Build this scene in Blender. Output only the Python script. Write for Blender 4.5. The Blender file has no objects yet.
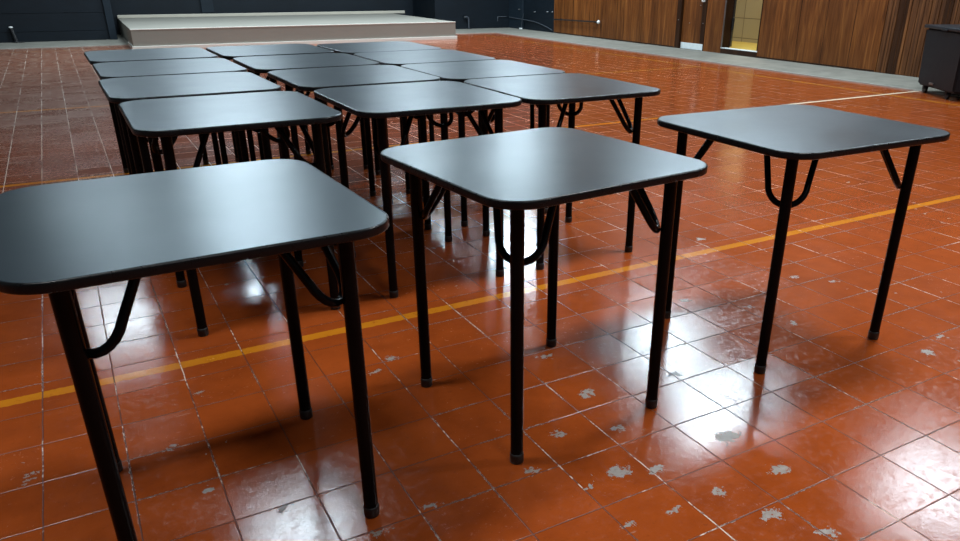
import bpy, bmesh, math, random
from mathutils import Vector, Matrix
random.seed(7)
S = bpy.context.scene
C = S.collection
PI = math.pi

# ------------------------------------------------------------------ node helpers
def new_mat(name):
    m = bpy.data.materials.new(name); m.use_nodes = True
    nt = m.node_tree
    b = nt.nodes['Principled BSDF']
    return m, nt, b
class N:
    """tiny wrapper to write node graphs as expressions"""
    def __init__(s, nt): s.nt = nt
    def new(s, t, **kw):
        n = s.nt.nodes.new(t)
        for k, v in kw.items(): setattr(n, k, v)
        return n
    def put(s, sock, v):
        if isinstance(v, bpy.types.NodeSocket): s.nt.links.new(v, sock)
        elif v is not None: sock.default_value = v
    def math(s, op, a, b=None, c=None, clamp=False):
        n = s.new('ShaderNodeMath', operation=op, use_clamp=clamp)
        s.put(n.inputs[0], a)
        if b is not None: s.put(n.inputs[1], b)
        if c is not None: s.put(n.inputs[2], c)
        return n.outputs[0]
    def vec(s, op, a, b=None, out=0):
        n = s.new('ShaderNodeVectorMath', operation=op)
        s.put(n.inputs[0], a)
        if b is not None: s.put(n.inputs[1], b)
        return n.outputs[out]
    def noise(s, v, scale, detail=3.0, rough=.5, out='Fac', dist=0.0):
        n = s.new('ShaderNodeTexNoise'); s.put(n.inputs['Vector'], v)
        n.inputs['Scale'].default_value = scale; n.inputs['Detail'].default_value = detail
        n.inputs['Roughness'].default_value = rough; n.inputs['Distortion'].default_value = dist
        return n.outputs[out]
    def white(s, v, out='Value'):
        n = s.new('ShaderNodeTexWhiteNoise', noise_dimensions='3D'); s.put(n.inputs['Vector'], v)
        return n.outputs[out]
    def ramp(s, f, a, b, lo=0.0, hi=1.0):
        n = s.new('ShaderNodeMapRange'); n.clamp = True; s.put(n.inputs['Value'], f)
        n.inputs['From Min'].default_value = a; n.inputs['From Max'].default_value = b
        n.inputs['To Min'].default_value = lo; n.inputs['To Max'].default_value = hi
        return n.outputs['Result']
    def mix(s, f, a, b):
        n = s.new('ShaderNodeMix', data_type='RGBA')
        s.put(n.inputs['Factor'], f)
        s.put(n.inputs['A'] if False else n.inputs[6], a); s.put(n.inputs[7], b)
        return n.outputs[2]
    def coord(s, kind='Object'):
        return s.new('ShaderNodeTexCoord').outputs[kind]
    def sep(s, v):
        n = s.new('ShaderNodeSeparateXYZ'); s.put(n.inputs[0], v); return n.outputs
    def comb(s, x, y, z):
        n = s.new('ShaderNodeCombineXYZ')
        for i, v in enumerate((x, y, z)): s.put(n.inputs[i], v)
        return n.outputs[0]
    def scale(s, v, sc):
        n = s.new('ShaderNodeMapping'); s.put(n.inputs['Vector'], v); n.inputs['Scale'].default_value = sc
        return n.outputs[0]
    def bump(s, h, strength, dist, normal=None):
        n = s.new('ShaderNodeBump'); n.inputs['Strength'].default_value = strength
        n.inputs['Distance'].default_value = dist; s.put(n.inputs['Height'], h)
        if normal is not None: s.put(n.inputs['Normal'], normal)
        return n.outputs[0]

def rgba(r, g, b): return (r, g, b, 1.0)

def simple(name, col, rough=.5, metal=0.0, noise_amt=.15, nscale=20.0, bump=0.0, coat=0.0, spec=.5):
    m, nt, b = new_mat(name); g = N(nt)
    co = g.coord()
    f = g.noise(co, nscale, 4, .6)
    d = tuple(c * (1 - noise_amt) for c in col); l = tuple(min(1, c * (1 + noise_amt)) for c in col)
    nt.links.new(g.mix(f, rgba(*d), rgba(*l)), b.inputs['Base Color'])
    nt.links.new(g.ramp(f, .3, .7, max(0, rough - .05), min(1, rough + .05)), b.inputs['Roughness'])
    b.inputs['Metallic'].default_value = metal
    b.inputs['Specular IOR Level'].default_value = spec
    b.inputs['Coat Weight'].default_value = coat
    if bump:
        nt.links.new(g.bump(g.noise(co, nscale * 6, 2), bump, .002), b.inputs['Normal'])
    return m

# ------------------------------------------------------------------ materials
def floor_material():
    m, nt, b = new_mat('painted_floor_tile'); g = N(nt)
    co = g.coord('Object')
    x, y, z = g.sep(co)
    T = .2
    wob = g.math('MULTIPLY', g.math('SUBTRACT', g.noise(co, 14, 3), .5), .004)
    wob2 = g.math('MULTIPLY', g.math('SUBTRACT', g.noise(g.vec('ADD', co, (3.1, 7.7, 0)), 14, 3), .5), .004)
    ux = g.math('DIVIDE', g.math('ADD', g.math('SUBTRACT', x, .13), wob), T)
    uy = g.math('DIVIDE', g.math('ADD', g.math('SUBTRACT', y, 2.0), wob2), T)
    tile = g.comb(g.math('FLOOR', ux), g.math('FLOOR', uy), 0.0)
    def dist(u):   # metres to nearest grout line
        f = g.math('FRACT', u)
        return g.math('MULTIPLY', g.math('MINIMUM', f, g.math('SUBTRACT', 1.0, f)), T)
    dx, dy = dist(ux), dist(uy)
    dgr = g.math('MINIMUM', dx, dy)
    groove = g.ramp(dgr, .0007, .0024, 1, 0)
    # grout is bare (light) on most stretches and painted over on others
    gl = g.noise(co, 3.2, 4, .65)
    gl2 = g.noise(co, 45, 3, .6)
    wx = g.math('LESS_THAN', dx, dy)       # lines running along y show more white
    bias = g.math('MULTIPLY', wx, .05)
    far = g.math('MULTIPLY', g.ramp(y, 2.2, 5.0, 0, .10), g.ramp(g.math('SUBTRACT', x, g.math('MULTIPLY', y, .25)), .5, 2.5, 1.0, .25))        # more worn towards the stage
    worn = g.ramp(g.math('ADD', g.math('ADD', g.math('MULTIPLY_ADD', gl2, .45, g.math('MULTIPLY', gl, .78)), bias), far), .695, .77)
    # broken edges of tiles: paint worn off beside the joint
    rag = g.math('SUBTRACT', .0105, g.math('MULTIPLY', g.noise(co, 90, 4, .7), .017))
    edgewear = g.math('MULTIPLY', g.math('LESS_THAN', dgr, rag), g.ramp(g.noise(g.vec('ADD', co, (9, 2, 0)), 2.6, 3), .53, .58))
    # base paint
    n1 = g.noise(co, 1.1, 4, .55); n2 = g.noise(co, 9, 5, .6); n3 = g.noise(co, 160, 2, .5)
    tv = g.white(tile)
    paint = g.mix(g.ramp(n2, .3, .7), rgba(.22, .040, .0065), rgba(.295, .057, .0095))
    paint = g.mix(g.math('MULTIPLY', tv, .35), paint, rgba(.335, .068, .012))
    paint = g.mix(g.ramp(n1, .5, .75, 0, .5), paint, rgba(.20, .040, .008))
    # the far left corner of the hall turns duller and browner
    dl = g.math('MULTIPLY', g.ramp(g.math('SUBTRACT', g.math('MULTIPLY', y, .12), x), -.5, .9), g.ramp(y, 3.5, 8.0))
    paint = g.mix(g.math('MULTIPLY', dl, .8), paint, rgba(.15, .062, .040))
    # fine light scuffs
    sc = g.noise(g.scale(co, (1.0, 1.0, 1.0)), 75, 4, .75)
    scm = g.math('MULTIPLY', g.ramp(sc, .66, .72), g.ramp(g.noise(co, 4.5, 3), .45, .62))
    paint = g.mix(g.math('MULTIPLY', scm, .55), paint, rgba(.42, .28, .2))
    # long thin scratches across the hall
    scr = g.noise(g.scale(co, (7, 60, 1)), 1.0, 4, .7)
    scrm = g.math('MULTIPLY', g.ramp(g.math('MULTIPLY_ADD', dl, .13, scr), .685, .72), g.math('MULTIPLY', g.ramp(y, 1.5, 5.5, .35, .9), g.ramp(g.math('SUBTRACT', x, g.math('MULTIPLY', y, .25)), .5, 2.5, 1.0, .2)))
    paint = g.mix(scrm, paint, rgba(.45, .33, .25))
    # dust specks, doubling as painted-in speckle of the floor's highlights
    sp = g.noise(g.vec('ADD', co, (4, 8, 0)), 95, 5, .85, dist=.6)
    spm = g.math('MULTIPLY', g.ramp(sp, .665, .70), g.ramp(g.noise(co, 3.1, 3), .38, .6, .15, .8))
    paint = g.mix(spm, paint, rgba(.48, .36, .28))
    dk = g.noise(g.vec('ADD', co, (14, 3, 0)), 60, 4, .7)
    paint = g.mix(g.ramp(dk, .60, .75, 0, .5), paint, rgba(.10, .022, .008))
    # painted court lines
    def band(v, c, w):
        return g.math('LESS_THAN', g.math('ABSOLUTE', g.math('SUBTRACT', v, c)), g.math('ADD', w / 2, g.math('MULTIPLY', g.math('SUBTRACT', g.noise(co, 60, 3), .5), .012)))
    left = g.math('LESS_THAN', x, 7.92)
    l1 = band(y, 2.512, .047)
    l2 = band(y, 5.52, .05); l3 = g.math('MULTIPLY', band(y, 8.617, .05), left)
    l4 = g.math('MULTIPLY', band(x, 7.90, .05), g.math('LESS_THAN', y, 15.2))
    l5 = g.math('MULTIPLY', band(y, 15.2, .04), left)
    white_seg = g.math('MULTIPLY', l2, g.math('GREATER_THAN', x, 5.9))
    yl = g.math('MAXIMUM', g.math('MAXIMUM', l1, l2), g.math('MAXIMUM', l3, g.math('MAXIMUM', l4, g.math('MULTIPLY', l5, .4))))
    ywear = g.ramp(g.noise(co, 30, 4, .7), .30, .42, .25, 1)
    ycol = g.mix(n2, rgba(.41, .135, .008), rgba(.54, .20, .011))
    col = g.mix(g.math('MULTIPLY', yl, ywear), paint, ycol)
    col = g.mix(g.math('MULTIPLY', white_seg, ywear), col, rgba(.75, .66, .5))
    # chips: paint gone down to the grey cement
    dn = g.vec('SUBTRACT', g.noise(co, 34, 5, .75, out='Color'), (.5, .5, .5))
    cw = g.vec('ADD', co, g.vec('MULTIPLY', dn, (.125, .125, 0)))
    chips = [(1.215,1.684,.030),(1.01,1.538,.027),(1.053,1.297,.043),(.859,1.413,.021),(1.149,1.258,.028),(1.424,1.279,.05),
             (1.435,1.095,.034),(1.268,.968,.038),(1.23,1.103,.020),(1.075,1.1,.024),(.94,1.117,.022),(1.234,1.961,.036),
             (1.535,1.641,.024),(2.204,1.731,.024),(1.346,.856,.028),(2.169,1.925,.022),(2.427,1.326,.030),(2.579,1.37,.026),
             (1.182,1.47,.022),(.564,1.415,.026),(.151,2.288,.018),(.038,2.01,.020),(.242,1.59,.020),(.415,1.385,.028),
             (.681,2.146,.022),(.767,2.213,.024),(2.583,2.667,.028),(2.586,2.081,.024),(2.697,1.95,.024),(1.986,2.109,.022),(2.585,1.376,.024)]
    acc = None
    for i, (px, py, r) in enumerate(chips):
        d = g.vec('SUBTRACT', cw, (px, py, 0))
        q = g.vec('MULTIPLY', d, (1.0, 1.75 if i % 2 else 1.45, 0))
        t = g.math('SUBTRACT', r * .80, g.vec('LENGTH', q, out=1))
        acc = t if acc is None else g.math('MAXIMUM', acc, t)
    chip_a = g.math('GREATER_THAN', acc, 0.0)
    cn = g.noise(g.vec('ADD', co, (21, 4, 0)), 9.5, 5, .62)
    chip_b = g.math('MULTIPLY', g.math('GREATER_THAN', cn, .685), g.ramp(g.noise(co, .8, 2), .42, .5))
    chip = g.math('MAXIMUM', g.math('MAXIMUM', chip_a, chip_b), edgewear)
    cem = g.mix(g.noise(co, 70, 4, .7), rgba(.11, .075, .055), rgba(.36, .33, .30))
    col = g.mix(chip, col, cem)
    gcol = g.mix(worn, rgba(.085, .020, .008), rgba(.66, .56, .47))
    col = g.mix(groove, col, gcol)
    nt.links.new(col, b.inputs['Base Color'])
    # gloss: varnished, patchy
    r0 = g.ramp(g.noise(co, 2.3, 4, .6), .3, .7, .085, .15)
    r1 = g.math('ADD', r0, g.math('MULTIPLY', g.math('SUBTRACT', g.white(g.vec('ADD', tile, (5, 5, 5))), .5), .07))
    r1 = g.math('ADD', r1, g.ramp(g.noise(co, 42, 5, .8), .48, .68, 0, .16))
    r1 = g.math('ADD', r1, g.math('MULTIPLY', chip, .22))
    r1 = g.math('ADD', r1, g.math('MULTIPLY', groove, .3))
    r1 = g.math('ADD', r1, g.math('MULTIPLY', dl, .16), clamp=True)
    nt.links.new(r1, b.inputs['Roughness'])
    b.inputs['IOR'].default_value = 1.5
    # relief: joints, chip hollows, orange-peel varnish, each tile laid a touch off level
    h = g.math('ADD', g.math('MULTIPLY', groove, -.0018), g.math('MULTIPLY', chip, -.0007))
    h = g.math('ADD', h, g.math('MULTIPLY', g.noise(co, 150, 3, .75), .00034))
    h = g.math('ADD', h, g.math('MULTIPLY', g.noise(co, 26, 3, .55), .0004))
    tw = g.vec('MULTIPLY', g.vec('SUBTRACT', g.white(tile, 'Color'), (.5, .5, .5)), (.011, .011, 0))
    geo = g.new('ShaderNodeNewGeometry').outputs['Normal']
    nrm = g.vec('NORMALIZE', g.vec('ADD', geo, tw))
    nt.links.new(g.bump(h, .55, 1.0, nrm), b.inputs['Normal'])
    return m

def laminate():
    m, nt, b = new_mat('black_laminate'); g = N(nt); co = g.coord()
    n = g.noise(co, 420, 2, .5); big = g.noise(co, 3.5, 4, .55)
    nt.links.new(g.mix(n, rgba(.007, .0105, .0135), rgba(.013, .0195, .025)), b.inputs['Base Color'])
    nt.links.new(g.ramp(big, .3, .7, .29, .335), b.inputs['Roughness'])
    b.inputs['IOR'].default_value = 1.8
    b.inputs['Specular Tint'].default_value = rgba(.60, .85, 1.0)
    nt.links.new(g.bump(n, .22, .0006), b.inputs['Normal'])
    return m

def wood(name, dark, mid, light, rough=.38, plank=.2, along='Y'):
    m, nt, b = new_mat(name); g = N(nt); co = g.coord('Object')
    x, y, z = g.sep(co)
    pid = g.math('FLOOR', g.math('DIVIDE', g.math('ADD', y, x), plank))
    rnd = g.white(g.comb(pid, 1.3, 0.2))
    v = g.comb(g.math('MULTIPLY', x, 14), g.math('MULTIPLY', y, 14), g.math('ADD', g.math('MULTIPLY', z, 1.15), g.math('MULTIPLY', rnd, 13)))
    n = g.noise(v, 1.0, 6, .62, dist=1.2)
    fine = g.noise(g.scale(v, (6, 6, 1.6)), 1.0, 4, .6)
    f = g.math('MULTIPLY_ADD', fine, .35, g.math('MULTIPLY', n, .75))
    c = g.mix(g.ramp(f, .34, .55), rgba(*dark), rgba(*mid))
    c = g.mix(g.ramp(f, .55, .75), c, rgba(*light))
    c = g.mix(g.math('MULTIPLY', rnd, .45), c, rgba(*[q * .55 for q in dark]))
    nt.links.new(c, b.inputs['Base Color'])
    nt.links.new(g.ramp(fine, .3, .7, rough - .06, rough + .08), b.inputs['Roughness'])
    b.inputs['Specular IOR Level'].default_value = .22
    nt.links.new(g.bump(fine, .25, .0015), b.inputs['Normal'])
    return m

def plaster(name, col, rough=.5, var=.25, sc=1.6):
    m, nt, b = new_mat(name); g = N(nt); co = g.coord('Object')
    n = g.noise(co, sc, 5, .6); n2 = g.noise(g.scale(co, (1, 1, 6)), 2.5, 4, .6)
    f = g.math('MULTIPLY_ADD', n2, .4, g.math('MULTIPLY', n, .6))
    nt.links.new(g.mix(g.ramp(f, .3, .7), rgba(*[c * (1 - var) for c in col]), rgba(*[c * (1 + var) for c in col])), b.inputs['Base Color'])
    b.inputs['Roughness'].default_value = rough; b.inputs['Specular IOR Level'].default_value = .25
    nt.links.new(g.bump(g.noise(co, 25, 4, .6), .25, .004), b.inputs['Normal'])
    return m

def block_wall():
    m, nt, b = new_mat('cream_glazed_block'); g = N(nt); co = g.coord('Object')
    x, y, z = g.sep(co)
    br = g.new('ShaderNodeTexBrick')
    nt.links.new(g.comb(y, g.math('ADD', z, .205), 0.0), br.inputs['Vector'])
    br.offset = 0.0
    br.inputs['Color1'].default_value = rgba(.46, .41, .26); br.inputs['Color2'].default_value = rgba(.40, .355, .22)
    br.inputs['Mortar'].default_value = rgba(.13, .11, .07)
    br.inputs['Scale'].default_value = 1.0; br.inputs['Mortar Size'].default_value = .007
    br.inputs['Brick Width'].default_value = .42; br.inputs['Row Height'].default_value = .345
    c = g.mix(g.math('MULTIPLY', g.noise(co, 5, 4), .3), br.outputs['Color'], rgba(.40, .33, .17))
    nt.links.new(c, b.inputs['Base Color']); b.inputs['Roughness'].default_value = .45
    return m

M = {
    'floor': floor_material(),
    'lam': laminate(),
    'edge': simple('black_edge_trim', (.0045, .0052, .006), .30, noise_amt=.1, nscale=60, bump=.1, spec=.2),
    'tube': simple('black_enamel_tube', (.0020, .0021, .0023), .22, noise_amt=.1, nscale=30, spec=.08),
    'rubber': simple('black_rubber', (.004, .004, .0042), .48, nscale=80),
    'under': simple('dark_underside', (.012, .011, .010), .7, nscale=40),
    'navy': plaster('navy_wall_paint', (.0034, .0068, .0108), .55, .3),
    'navy2': plaster('navy_pier_paint', (.0085, .0145, .021), .5, .25),
    'wood': wood('brown_wood_panel', (.045, .0135, .0035), (.15, .046, .010), (.28, .10, .022)),
    'dwood': wood('dark_stained_wood', (.014, .0055, .002), (.028, .010, .0038), (.05, .02, .008), .35),
    'slat': wood('grooved_wood_panel', (.030, .0105, .004), (.10, .035, .010), (.21, .08, .024), .48, .07),
    'stage': plaster('stage_felt_grey', (.240, .225, .192), .75, .07, .9),
    'skirt': simple('white_painted_board', (.68, .66, .60), .4, noise_amt=.08, nscale=6),
    'lip': simple('beige_board', (.42, .38, .31), .5, noise_amt=.1, nscale=6),
    'curb': plaster('grey_cement', (.185, .175, .148), .7, .22, 5.0),
    'curbedge': plaster('pale_cement_edge', (.30, .29, .26), .6, .15, 9.0),
    'block': block_wall(),
    'yellowfloor': simple('yellow_corridor_floor', (.55, .40, .08), .4, nscale=6),
    'binp': simple('black_bin_plastic', (.0055, .0068, .009), .42, noise_amt=.15, nscale=9, bump=.08, spec=.2),
    'binlid': simple('dark_grey_lid_plastic', (.012, .015, .019), .38, nscale=9, spec=.35),
    'steel': simple('worn_steel', (.26, .27, .28), .32, 1.0, nscale=25),
    'kick': simple('pale_kick_plate', (.62, .66, .66), .38, noise_amt=.2, nscale=14),
    'white': simple('white_plastic', (.78, .78, .76), .35, noise_amt=.05),
    'blackpipe': simple('black_pipe', (.006, .0065, .008), .4, nscale=30),
    'cable': simple('grey_cable', (.04, .047, .058), .5, nscale=30),
    'ceil': plaster('pale_ceiling', (.085, .095, .11), .8, .06),
    'sidewall': plaster('grey_side_wall', (.20, .21, .22), .7, .1),
}

# ------------------------------------------------------------------ mesh helpers
def link(name, bm, mat, parent=None, smooth=False, loc=None, auto=None):
    me = bpy.data.meshes.new(name); bm.normal_update(); bm.to_mesh(me); bm.free()
    mats = mat if isinstance(mat, (list, tuple)) else [mat]
    for q in mats: me.materials.append(q)
    if smooth:
        for p in me.polygons: p.use_smooth = True
        if auto is not None:
            me.set_sharp_from_angle(angle=math.radians(auto))
    o = bpy.data.objects.new(name, me); C.objects.link(o)
    if parent: o.parent = parent
    if loc: o.location = loc
    return o
def box(bm, x0, x1, y0, y1, z0, z1, mi=0, bev=0.0):
    r = bmesh.ops.create_cube(bm, size=1.0)
    vs = r['verts']
    bmesh.ops.scale(bm, vec=(x1 - x0, y1 - y0, z1 - z0), verts=vs)
    bmesh.ops.translate(bm, vec=((x0 + x1) / 2, (y0 + y1) / 2, (z0 + z1) / 2), verts=vs)
    fs = {f for v in vs for f in v.link_faces}
    for f in fs: f.material_index = mi
    if bev:
        es = list({e for v in vs for e in v.link_edges})
        bmesh.ops.bevel(bm, geom=es, offset=bev, segments=2, affect='EDGES', profile=.5)
def tube(bm, pts, r, n=16, cap=True, mi=0):
    """sweep a circle of radius r (number or list) along a polyline with parallel transport"""
    pts = [Vector(p) for p in pts]
    rs = r if isinstance(r, (list, tuple)) else [r] * len(pts)
    t0 = (pts[1] - pts[0]).normalized()
    a = Vector((1, 0, 0)) if abs(t0.x) < .8 else Vector((0, 1, 0))
    u = t0.cross(a).normalized(); rings = []
    for i, p in enumerate(pts):
        if i == 0: t = t0
        elif i == len(pts) - 1: t = (pts[i] - pts[i - 1]).normalized()
        else: t = ((pts[i + 1] - pts[i]).normalized() + (pts[i] - pts[i - 1]).normalized()).normalized()
        u = (u - t * u.dot(t)).normalized(); v = t.cross(u)
        rings.append([bm.verts.new(p + (u * math.cos(k * 2 * PI / n) + v * math.sin(k * 2 * PI / n)) * rs[i]) for k in range(n)])
    for a_, b_ in zip(rings, rings[1:]):
        for k in range(n):
            f = bm.faces.new((a_[k], a_[(k + 1) % n], b_[(k + 1) % n], b_[k])); f.material_index = mi
    if cap:
        bm.faces.new(list(reversed(rings[0]))).material_index = mi
        bm.faces.new(rings[-1]).material_index = mi
def lathe(bm, prof, n=24, mi=0):
    rings = [[bm.verts.new((r * math.cos(k * 2 * PI / n), r * math.sin(k * 2 * PI / n), z)) for k in range(n)] for r, z in prof]
    for a_, b_ in zip(rings, rings[1:]):
        for k in range(n):
            bm.faces.new((a_[k], a_[(k + 1) % n], b_[(k + 1) % n], b_[k])).material_index = mi
    bm.faces.new(list(reversed(rings[0]))).material_index = mi
    bm.faces.new(rings[-1]).material_index = mi
def tag(o, label, cat, group=None):
    o['label'] = label; o['category'] = cat
    if group: o['group'] = group
    return o
def struct(o, label=None):
    o['kind'] = 'structure'
    if label: o['label'] = label; 
    return o
def empty(name, loc=(0, 0, 0), rz=0.0):
    o = bpy.data.objects.new(name, None); C.objects.link(o); o.location = loc; o.rotation_euler = (0, 0, rz)
    o.empty_display_size = .1
    return o
def copy_tree(o, parent=None):
    c = o.copy(); C.objects.link(c); c.parent = parent
    for ch in list(o.children): copy_tree(ch, c)
    return c

# ------------------------------------------------------------------ room shell
WX, WY, RY, CZ = 9.58, 17.15, 18.45, 4.6          # right wall, back wall, ceiling
LX, FY = -4.6, -4.0
bm = bmesh.new(); box(bm, LX, 8.47, FY, 15.85, -.12, 0.0)
struct(link('floor', bm, M['floor']))
# raised cement margin along right wall and back wall
bm = bmesh.new(); box(bm, 8.50, WX, FY, WY, -.12, .012); box(bm, 8.47, 8.50, FY, 15.88, -.12, .014, 1)
struct(link('trim_1', bm, [M['curb'], M['curbedge']]))
bm = bmesh.new(); box(bm, LX, 8.50, 15.88, WY, -.12, .012); box(bm, LX, 8.47, 15.85, 15.88, -.12, .014, 1); box(bm, .99, 7.6, WY, RY, -.12, .012)
struct(link('trim_2', bm, [M['curb'], M['curbedge']]))
# back wall with three shallow piers and lap seams
bm = bmesh.new(); box(bm, LX, .99, WY, RY + .2, -.1, CZ); box(bm, 7.6, WX + .2, WY, RY + .2, -.1, CZ); box(bm, .99, 7.6, RY, RY + .2, -.1, CZ)
struct(link('wall_back', bm, M['navy']))
for i, (x0, x1, y0, y1, z0) in enumerate(((.86, .985, WY - .05, WY - .001, .013), (2.77, 3.02, RY - .05, RY - .001, .40), (WX - .05, WX - .001, 16.50, WY - .002, .013))):
    bm = bmesh.new(); box(bm, x0, x1, y0, y1, z0, CZ - .01, 0, .006)
    struct(link('trim_%d' % (3 + i), bm, M['navy2']))
bm = bmesh.new()
for zz in (.19, .50):
    box(bm, LX + .01, .86, WY - .008, WY - .0005, zz, zz + .006)
struct(link('trim_6', bm, M['navy2']))
# right wall: navy end, wood cladding, door, doorway
D0, D1 = 10.36, 10.98        # door leaf
O0, O1 = 9.10, 9.92          # open doorway
TH = .20
bm = bmesh.new()
box(bm, WX, WX + TH, 15.18, WY - .0, -.1, CZ, 0)                              # navy end
box(bm, WX, WX + TH, 11.10, 15.18, -.1, CZ, 1)
box(bm, WX, WX + TH, O1, D0 - .02, -.1, CZ, 1)
box(bm, WX, WX + TH, D0 - .02, 11.10, 2.12, CZ, 1)
box(bm, WX, WX + TH, O0, O1, 2.12, CZ, 1)
box(bm, WX, WX + TH, 6.92, O0, -.1, CZ, 1)
box(bm, WX + .012, WX + TH, FY, 6.92, -.1, CZ, 2)
struct(link('wall_right', bm, [M['navy'], M['wood'], M['dwood']]))
# butt joints between the wood sheets
bm = bmesh.new()
for yy in (14.42, 13.62, 12.86, 12.08, 8.34, 7.86, 7.38):
    box(bm, WX - .0015, WX - .0005, yy, yy + .008, .03, CZ - .02)
struct(link('trim_7', bm, M['dwood']))
# narrow grooved boards near the bin
yy = 6.915; k = 0
bm = bmesh.new()
while yy > FY + .2:
    w = random.choice((.045, .06, .075, .05, .09))
    box(bm, WX - random.choice((.0, .004, .008)), WX + .0115, yy - w, yy - .007, .014, CZ - .02, 0 if random.random() > .12 else 1, .003)
    yy -= w
struct(link('trim_8', bm, [M['slat'], M['dwood']]))
# shadow gap board under the wood cladding
bm = bmesh.new(); box(bm, WX - .006, WX - .0008, 11.12, 15.17, .013, .035); box(bm, WX - .006, WX - .0008, 6.93, O0 - .01, .013, .035)
struct(link('baseboard_right', bm, M['dwood']))
# closed door
d = empty('door_1', (WX, (D0 + D1) / 2, .012)); struct(d, 'closed brown wood door with a pale kick plate at its foot')
w2 = (D1 - D0) / 2
bm = bmesh.new(); box(bm, .03, .075, -w2 + .012, w2 - .012, .006, 2.05, 0, .002); link('door_leaf', bm, M['wood'], d)
bm = bmesh.new()
box(bm, -.012, TH, w2, w2 + .105, .001, 2.14, 0, .003); box(bm, -.004, TH, -w2 - .012, -w2 + .004, .001, 2.14, 0, .003); box(bm, -.012, TH, -w2 + .005, w2 - .001, 2.06, 2.14, 0, .003)
link('door_frame', bm, M['dwood'], d)
bm = bmesh.new(); box(bm, .024, .0295, -w2 + .02, w2 - .02, .002, .105, 0, .001); link('kick_plate', bm, M['kick'], d)
bm = bmesh.new(); box(bm, .022, .0295, -w2 + .03, -w2 + .12, .12, 2.04, 0, .002); link('edge_stile', bm, M['dwood'], d)
bm = bmesh.new()
tube(bm, [(.02, -w2 + .08, .79), (-.03, -w2 + .08, .79), (-.035, -w2 + .08, .80), (-.035, -w2 + .08, 1.10), (-.03, -w2 + .08, 1.11), (.02, -w2 + .08, 1.11)], .014, 12)
link('pull_handle', bm, M['white'], d, True, auto=40)
for (yy, zz) in ((-w2 + .07, .44), (-w2 + .165, .72), (.10, .43), (w2 + .05, .47)):
    bm = bmesh.new(); bmesh.ops.create_uvsphere(bm, u_segments=12, v_segments=8, radius=.008)
    link('screw_head', bm, M['steel'], d, True, loc=(.02 if yy < w2 else -.013, yy, zz))
# open doorway: linings, raised sill, metal stop
d = empty('door_2', (WX, (O0 + O1) / 2, .012)); struct(d, 'open doorway in the wood wall with a raised sill')
w2 = (O1 - O0) / 2
bm = bmesh.new()
box(bm, -.004, TH + .01, w2 - .018, w2 - .001, .10, 2.10, 0, .002)
box(bm, -.004, TH + .01, -w2 + .001, -w2 + .018, .10, 2.10, 0, .002)
box(bm, -.004, TH + .01, -w2 + .019, w2 - .019, 2.06, 2.105, 0, .002)
link('jamb_lining', bm, M['dwood'], d)
bm = bmesh.new(); box(bm, -.006, TH + .01, -w2 + .001, w2 - .001, .0, .078, 0, .003); link('sill', bm, M['dwood'], d)
bm = bmesh.new(); box(bm, -.010, .085, -w2 + .001, w2 - .001, .079, .092, 0, .003); link('sill_cap', bm, M['kick'], d)
bm = bmesh.new()
box(bm, TH - .03, TH + .0, w2 - .045, w2 - .019, .10, 2.05, 0, .002); box(bm, -.010, .0, w2 - .030, w2 - .001, .093, 2.05, 0, .002)
link('metal_stop', bm, M['steel'], d)
bm = bmesh.new(); box(bm, TH - .075, TH - .032, w2 - .09, w2 - .046, .36, .56, 0, .018); link('latch', bm, M['rubber'], d)
# corridor seen through it
bm = bmesh.new(); box(bm, 11.05, 11.2, 8.2, 13.5, -.1, CZ); struct(link('wall_corridor', bm, M['block']))
bm = bmesh.new(); box(bm, WX + TH + .011, 11.05, 8.2, 13.5, -.1, .075); struct(link('floor_corridor', bm, M['yellowfloor']))
# unseen sides of the hall
bm = bmesh.new(); box(bm, LX - .2, LX, FY - .2, RY + .2, -.1, CZ); struct(link('wall_left', bm, M['sidewall']))
bm = bmesh.new(); box(bm, LX, WX + TH, FY - .2, FY, -.1, CZ); struct(link('wall_front', bm, M['sidewall']))
bm = bmesh.new(); box(bm, LX - .2, 11.4, FY - .2, RY + .2, CZ, CZ + .15); struct(link('ceiling', bm, M['ceil']))

# ------------------------------------------------------------------ low stage
st = empty('stage_platform', (3.99, 14.70, 0.0), math.radians(-1.2))
tag(st, 'low grey stage platform with a white skirting against the navy back wall', 'stage')
sx = 2.93
bm = bmesh.new(); box(bm, -sx, sx, 0, 3.66, .014, .325, 0, .008); link('deck', bm, M['stage'], st)
bm = bmesh.new()
box(bm, -sx - .02, sx + .02, -.022, -.001, .0, .06, 0, .003); box(bm, -sx - .02, -sx - .001, 0.0, 1.08, .0, .06, 0, .003); box(bm, sx + .001, sx + .02, 0.0, 1.08, .0, .06, 0, .003)
link('skirting', bm, M['skirt'], st)
bm = bmesh.new(); box(bm, -sx, sx + .3, 3.60, 3.658, .326, .385, 0, .006); link('back_board', bm, M['lip'], st)
bm = bmesh.new(); box(bm, -sx - .003, sx + .003, -.004, .03, .312, .3285, 0, .003); link('front_nosing', bm, M['skirt'], st)

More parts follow.
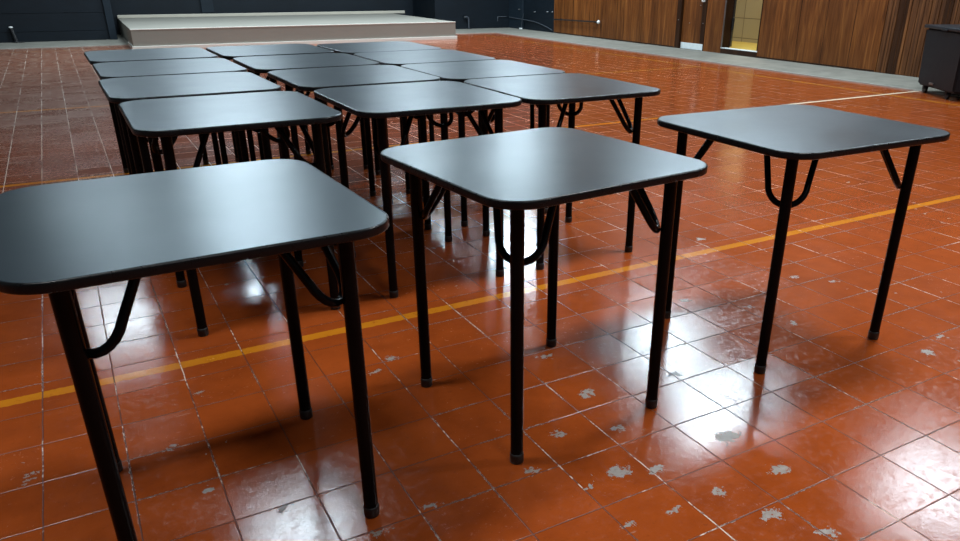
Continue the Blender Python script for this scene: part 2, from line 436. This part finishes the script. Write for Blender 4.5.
# ------------------------------------------------------------------ tables
def rrect(w, d, r, n=10):
    o = []
    for cx, cy, a0 in ((w / 2 - r, d / 2 - r, 0), (-w / 2 + r, d / 2 - r, 90), (-w / 2 + r, -d / 2 + r, 180), (w / 2 - r, -d / 2 + r, 270)):
        for k in range(n + 1):
            a = math.radians(a0 + 90 * k / n); o.append((cx + r * math.cos(a), cy + r * math.sin(a)))
    return o
HT, TK, CR, INS = .75, .021, .098, .094
def loops(bm, rings, cap_top=False, cap_bot=False):
    vs = [[bm.verts.new(p) for p in ring] for ring in rings]
    for a_, b_ in zip(vs, vs[1:]):
        n = len(a_)
        for k in range(n): bm.faces.new((a_[k], a_[(k + 1) % n], b_[(k + 1) % n], b_[k]))
    if cap_bot: bm.faces.new(list(reversed(vs[0])))
    if cap_top: bm.faces.new(vs[-1])
def make_table(w, d):
    root = empty('square_table')
    # top panel
    bm = bmesh.new()
    g_ = .005
    ring = lambda off, z: [(x, y, z) for x, y in rrect(w - 2 * off, d - 2 * off, CR - off)]
    loops(bm, [ring(g_ + .002, HT - TK + .0015), ring(g_, HT - TK + .003), ring(g_, HT - .0012), ring(g_ + .0012, HT)], True, True)
    top = link('tabletop', bm, [M['lam'], M['under']], root, True, auto=35)
    for p in top.data.polygons:
        if p.normal.z < -.9: p.material_index = 1
    # rounded edge banding round the panel
    bm = bmesh.new(); prof = []
    for k in range(5):
        a = PI / 2 * k / 4; prof.append((.0045 - .0045 * math.sin(a), HT - TK + .0004 + .0045 - .0045 * math.cos(a)))
    for k in range(5):
        a = PI / 2 * k / 4; prof.append((.0042 - .0042 * math.cos(a), HT - .0042 - .0002 + .0042 * math.sin(a)))
    prof = [(o_ + .0008, z_) for o_, z_ in prof]
    rings = [ring(off, z) for off, z in prof]
    inner = ring(g_ + .0001, prof[0][1])
    loops(bm, rings)
    link('edge_band', bm, M['edge'], top, True)
    for ax, ay in ((-1, -1), (1, -1), (1, 1), (-1, 1)):
        lx, ly = ax * (w / 2 - INS), ay * (d / 2 - INS)
        bm = bmesh.new(); tube(bm, [(lx, ly, .008), (lx, ly, HT - TK + .001)], .0172, 20)
        leg = link('leg', bm, M['tube'], root, True, auto=40)
        bm = bmesh.new()
        lathe(bm, [(.0165, 0), (.0183, .002), (.0188, .024), (.0184, .029), (.0173, .030)], 20)
        link('rubber_foot', bm, M['rubber'], leg, True, loc=(lx, ly, 0), auto=50)
        # bent U brace from underside to leg
        dg = Vector((-ax, -ay, 0)).normalized(); tn = Vector((-dg.y, dg.x, 0))
        base = Vector((lx, ly, 0)) + dg * .0262
        zb, zt, hw_t, hw_b, lean = .565, HT - TK + .001, .077, .058, .095
        pts = []
        slope = lambda z: base + dg * (lean * (z - zb) / (zt - zb)) + Vector((0, 0, z))
        for k in range(4):
            z = zt + (zb + hw_b - zt) * k / 3
            hw = hw_t + (hw_b - hw_t) * k / 3
            pts.append(slope(z) + tn * hw)
        for k in range(1, 12):
            a = PI * k / 12
            pts.append(slope(zb + hw_b - hw_b * math.sin(a)) + tn * hw_b * math.cos(a))
        for k in range(4):
            z = zb + hw_b + (zt - zb - hw_b) * k / 3
            hw = hw_b + (hw_t - hw_b) * k / 3
            pts.append(slope(z) - tn * hw)
        bm = bmesh.new(); tube(bm, pts, .0096, 14)
        link('leg_brace', bm, M['tube'], root, True, auto=60)
    return root
GRP = 'black square tables'
sizes = [(.70, .71), (.69, .695), (.745, .690)]
spots = [(.160, 1.711, 1.8, 'nearest black square table at lower left, its top cut by the photo edge'),
         (1.068, 1.750, 5.2, 'black square table standing alone at the front, middle one of three, corner toward the camera'),
         (2.083, 1.756, -1.8, 'black square table standing apart at far right, nearest to the wheeled bin')]
for i, (x, y, a, lab) in enumerate(spots):
    o = make_table(*sizes[i])
    o.location = (x, y, 0); o.rotation_euler = (0, 0, math.radians(a)); tag(o, lab, 'table', GRP)
blk = make_table(.680, .724)
grid = [
 (.483, 2.989, -.1, 'front left corner table of the pushed-together block, directly behind the nearest table'),
 (1.217, 2.985, -.2, 'front middle table of the pushed-together block, behind the middle single table'),
 (1.908, 2.967, -.8, 'front right corner table of the pushed-together block, with open floor on its right'),
 (.459, 3.765, .5, 'second-row left table of the block, its top touching the front left corner table'),
 (1.206, 3.748, .5, 'second-row middle table of the block, just behind the front middle table'),
 (1.890, 3.704, -.5, 'second-row right table of the block, just behind the front right corner table'),
 (.471, 4.514, .5, 'third-row left table of the block, one row before the stage end'),
 (1.180, 4.500, 0, 'third-row middle table of the block, enclosed by tables on every side'),
 (1.878, 4.440, -.3, 'third-row right table of the block, one row before the stage end'),
 (.461, 5.281, .6, 'back left corner table of the block, nearest the left end of the stage'),
 (1.160, 5.262, .4, 'back middle table of the block, on the row nearest the stage'),
 (1.862, 5.170, .6, 'back right corner table of the block, on the row nearest the stage'),
]
for i, (x, y, a, lab) in enumerate(grid):
    o = blk if i == 0 else copy_tree(blk)
    o.location = (x, y, 0); o.rotation_euler = (0, 0, math.radians(a)); tag(o, 'black square ' + lab, 'table', GRP)

# ------------------------------------------------------------------ wheeled bin
p1 = Vector((8.41, 5.53)); p2 = Vector((8.05, 4.92))
ang = math.atan2(p2.y - p1.y, p2.x - p1.x)
b = empty('wheeled_bin', (p1.x, p1.y, 0.0), ang)      # local +x along the visible face, +y behind it
tag(b, 'black wheeled plastic bin with a flat lid standing by the grooved wood wall', 'bin')
L_, D_ = .84, .60
bm = bmesh.new()
lo = [(.02, .02), (L_ - .02, .02), (L_ - .02, D_ - .02), (.02, D_ - .02)]; hi = [(0, 0), (L_, 0), (L_, D_), (0, D_)]
vb = [bm.verts.new((x, y, .085)) for x, y in lo]; vt = [bm.verts.new((x, y, .69)) for x, y in hi]
bm.faces.new(list(reversed(vb))); bm.faces.new(vt)
for k in range(4): bm.faces.new((vb[k], vb[(k + 1) % 4], vt[(k + 1) % 4], vt[k]))
bmesh.ops.bevel(bm, geom=list(bm.edges), offset=.02, segments=3, affect='EDGES')
link('body', bm, M['binp'], b, True, auto=40)
bm = bmesh.new(); box(bm, -.018, L_ + .018, -.018, D_ + .018, .688, .722, 0, .008); link('lid', bm, M['binlid'], b, True, auto=40)
bm = bmesh.new(); box(bm, .40, .52, -.030, -.019, .680, .70, 0, .004); link('lid_grip', bm, M['binp'], b)
bm = bmesh.new(); box(bm, .31, .40, .004, .016, .118, .140, 0, .003); link('badge', bm, M['steel'], b)
for wx, wy in ((.09, .09), (.60, .09), (.60, D_ - .09), (.09, D_ - .09)):
    bm = bmesh.new()
    bmesh.ops.create_cone(bm, cap_ends=True, segments=24, radius1=.041, radius2=.041, depth=.030)
    bmesh.ops.bevel(bm, geom=[e for e in bm.edges if e.calc_face_angle(0) > 1], offset=.005, segments=2, affect='EDGES')
    bmesh.ops.rotate(bm, verts=bm.verts, cent=(0, 0, 0), matrix=Matrix.Rotation(PI / 2, 3, 'X'))
    whl = link('wheel', bm, M['rubber'], b, True, loc=(wx, wy, .041), auto=40)
    bm = bmesh.new(); box(bm, -.022, .022, -.025, -.017, .0, .043, 0, .003); box(bm, -.022, .022, .017, .025, .0, .043, 0, .003); box(bm, -.03, .03, -.03, .03, .0435, .052, 0, .002)
    link('fork', bm, M['binp'], whl)

# ------------------------------------------------------------------ small things along the walls
o = empty('floor_pipe', (-.68, WY - .07, .0125)); tag(o, 'short black pipe with a white top leaning at the navy wall, far left', 'pipe')
bm = bmesh.new(); tube(bm, [(0.03, 0, .018), (-.005, .02, .245)], .032, 16); link('tube', bm, M['blackpipe'], o, True, auto=40)
bm = bmesh.new(); lathe(bm, [(.030, 0), (.033, .004), (.031, .018), (.02, .024)], 16); c = link('cap', bm, M['white'], o, True, loc=(-.005, .02, .248), auto=40)
bm = bmesh.new(); box(bm, -.01, .15, -.045, .045, .0, .0175, 0, .006); link('foot', bm, M['blackpipe'], o)
o = empty('elbow_pipe', (8.42, WY - .06, .0125)); tag(o, 'black pipe with a bent elbow standing at the navy wall right of the stage', 'pipe')
bm = bmesh.new(); tube(bm, [(0, 0, .006), (0, 0, .20), (-.006, 0, .235), (-.025, 0, .256), (-.05, 0, .262), (-.09, 0, .262)], .02, 14); link('tube', bm, M['cable'], o, True, auto=40)
bm = bmesh.new(); box(bm, -.05, .05, -.05, .05, .0, .0055, 0, .002); link('flange', bm, M['blackpipe'], o)
bm = bmesh.new(); tube(bm, [(0, 0, 0), (0, 0, .03)], .024, 14); link('mouth', bm, M['steel'], o, True, loc=(-.118, 0, .262), auto=40).rotation_euler = (0, PI / 2, 0)
# bracket by the corner
o = empty('wall_bracket', (9.38, WY - .0005, .26)); tag(o, 'thin grey wall bracket beside the corner pier', 'bracket')
bm = bmesh.new(); tube(bm, [(-.16, -.012, -.10), (-.16, -.012, .0), (.075, -.012, .0)], .010, 10); link('rail', bm, M['cable'], o, True, auto=40)
# cable drooping along navy end wall
bm = bmesh.new()
tube(bm, [(WX - .062, 17.10, .25), (WX - .062, 16.7, .235), (WX - .03, 16.35, .222), (WX - .012, 16.0, .20), (WX - .012, 15.72, .165), (WX - .012, 15.45, .115), (WX - .012, 15.22, .06)], .010, 10)
tag(link('drooping_cable', bm, M['cable'], None, True, auto=60), 'grey cable drooping along the navy wall toward the wood panelling', 'cable')
o = empty('hanging_lead', (WX - .095, 16.42, .05)); tag(o, 'thin pale lead hanging on the navy wall above its white plug', 'lead')
bm = bmesh.new(); tube(bm, [(0, .04, -.0), (0, .03, .10), (0, -.02, .21), (0, -.06, .31)], .006, 8); link('wire', bm, M['cable'], o, True, auto=60)
bm = bmesh.new(); box(bm, -.03, .006, -.0, .09, -.036, -.004, 0, .006); link('plug', bm, M['white'], o)
for (yy, zz, lab) in ((16.0, .41, 'larger pale wall hook on the navy end wall'), (15.45, .43, 'small pale wall hook nearer the wood panelling'), (15.24, .44, 'pale wall hook right beside the wood panelling edge'), (16.62, .44, 'faint wall hook next to the corner pier')):
    bm = bmesh.new(); lathe(bm, [(.016, 0), (.018, .006), (.012, .012), (.010, .03), (.015, .036), (.008, .04)], 14)
    o = link('wall_hook', bm, M['steel'], None, True, loc=(WX - (.0505 if yy > 16.5 else .0005), yy, zz), auto=40); o.rotation_euler = (0, -PI / 2, 0)
    tag(o, lab, 'hook', 'hooks on the navy end wall')
# black rod with a white end on the wood panelling
o = empty('wall_rod', (WX, 14.25, .30)); tag(o, 'thin black rod with a white ball end fixed low across the wood panelling', 'rod')
bm = bmesh.new(); tube(bm, [(-.05, .86, -.005), (-.05, -.80, .025)], .013, 12); link('shaft', bm, M['blackpipe'], o, True, auto=40)
bm = bmesh.new(); bmesh.ops.create_uvsphere(bm, u_segments=20, v_segments=14, radius=.034); link('knob', bm, M['white'], o, True, loc=(-.05, -.84, .026))
for yy in (.6, -.72):
    bm = bmesh.new(); tube(bm, [(-.0005, yy, .01), (-.05, yy, .01)], .010, 10); link('standoff', bm, M['blackpipe'], o, True, auto=40)

# ------------------------------------------------------------------ ceiling lamps and added fill lights (area lights, z just below it)
def lamp(x, y, e, sx=1.25, sy=.45, rz=0, col=(.86, .95, 1.0)):
    l = bpy.data.lights.new('ceiling_lamp_or_fill', 'AREA'); l.shape = 'RECTANGLE'; l.size = sx; l.size_y = sy; l.energy = e; l.color = col
    o = bpy.data.objects.new('ceiling_lamp_or_fill', l); C.objects.link(o); o.location = (x, y, 4.45); o.rotation_euler = (0, 0, rz)
E0 = 185
COOL = (.74, .90, 1.0)
for x, y, e, sx, sy, c in ((.1, 14.0, .55, 1.3, .9, COOL), (2.4, 14.2, 1.75, 1.5, .9, COOL), (5.8, 14.4, 1.2, 1.2, .9, COOL), (7.9, 13.9, 1.5, 1.0, 1.3, COOL),
                        (7.7, 8.6, .9, 1.0, 1.4, COOL), (7.1, 6.5, 1.05, 1.0, 1.0, COOL), (8.1, 3.9, .65, 1.2, 1.2, COOL), (1.2, 6.9, .35, 1.0, .5, COOL),
                        (-.6, 2.3, .48, 1.2, .6, (.95, .98, 1)), (3.6, 2.1, 1.1, 1.2, .6, (.95, .98, 1)), (1.0, -1.5, .45, 1.2, .6, (.95, .98, 1)), (6.0, -.5, .8, 1.2, .6, (.95, .98, 1))):  # last two are unseen fills, added to even the light near the camera
    lamp(x, y, E0 * e, sx, sy, col=c)
# corridor lamp
l = bpy.data.lights.new('corridor_lamp', 'AREA'); l.size = .6; l.energy = 60; l.color = (1.0, .93, .78)
o = bpy.data.objects.new('corridor_lamp', l); C.objects.link(o); o.location = (10.4, 10.4, 2.9)

w = bpy.data.worlds.new('world'); S.world = w; w.use_nodes = True
w.node_tree.nodes['Background'].inputs[0].default_value = (.5, .55, .6, 1); w.node_tree.nodes['Background'].inputs[1].default_value = .05

# ------------------------------------------------------------------ camera
f, pitch, roll, H, yaw = 752.5325954360975, 0.433841079632683, 0.007598789548498705, 1.2025944849514139, 1.0395635019121452
ppx, ppy = 45.95063723, 51.88637647
fw = Vector((math.cos(yaw) * math.cos(pitch), math.sin(yaw) * math.cos(pitch), -math.sin(pitch)))
r = Vector((math.sin(yaw), -math.cos(yaw), 0)); u = r.cross(fw)
r2 = r * math.cos(roll) + u * math.sin(roll); u2 = -r * math.sin(roll) + u * math.cos(roll)
cd = bpy.data.cameras.new('camera'); cam = bpy.data.objects.new('camera', cd); C.objects.link(cam)
mw = Matrix((r2, u2, -fw)).transposed().to_4x4(); mw.translation = (0, 0, H); cam.matrix_world = mw
cd.sensor_fit = 'HORIZONTAL'; cd.sensor_width = 36; cd.lens = f / 960 * 36
cd.shift_x = -ppx / 960; cd.shift_y = ppy / 960; cd.clip_start = .05
S.camera = cam
S.view_settings.view_transform = 'Standard'; S.view_settings.look = 'None'; S.view_settings.gamma = 1; S.view_settings.use_curve_mapping = False
S.view_settings.exposure = 0.0
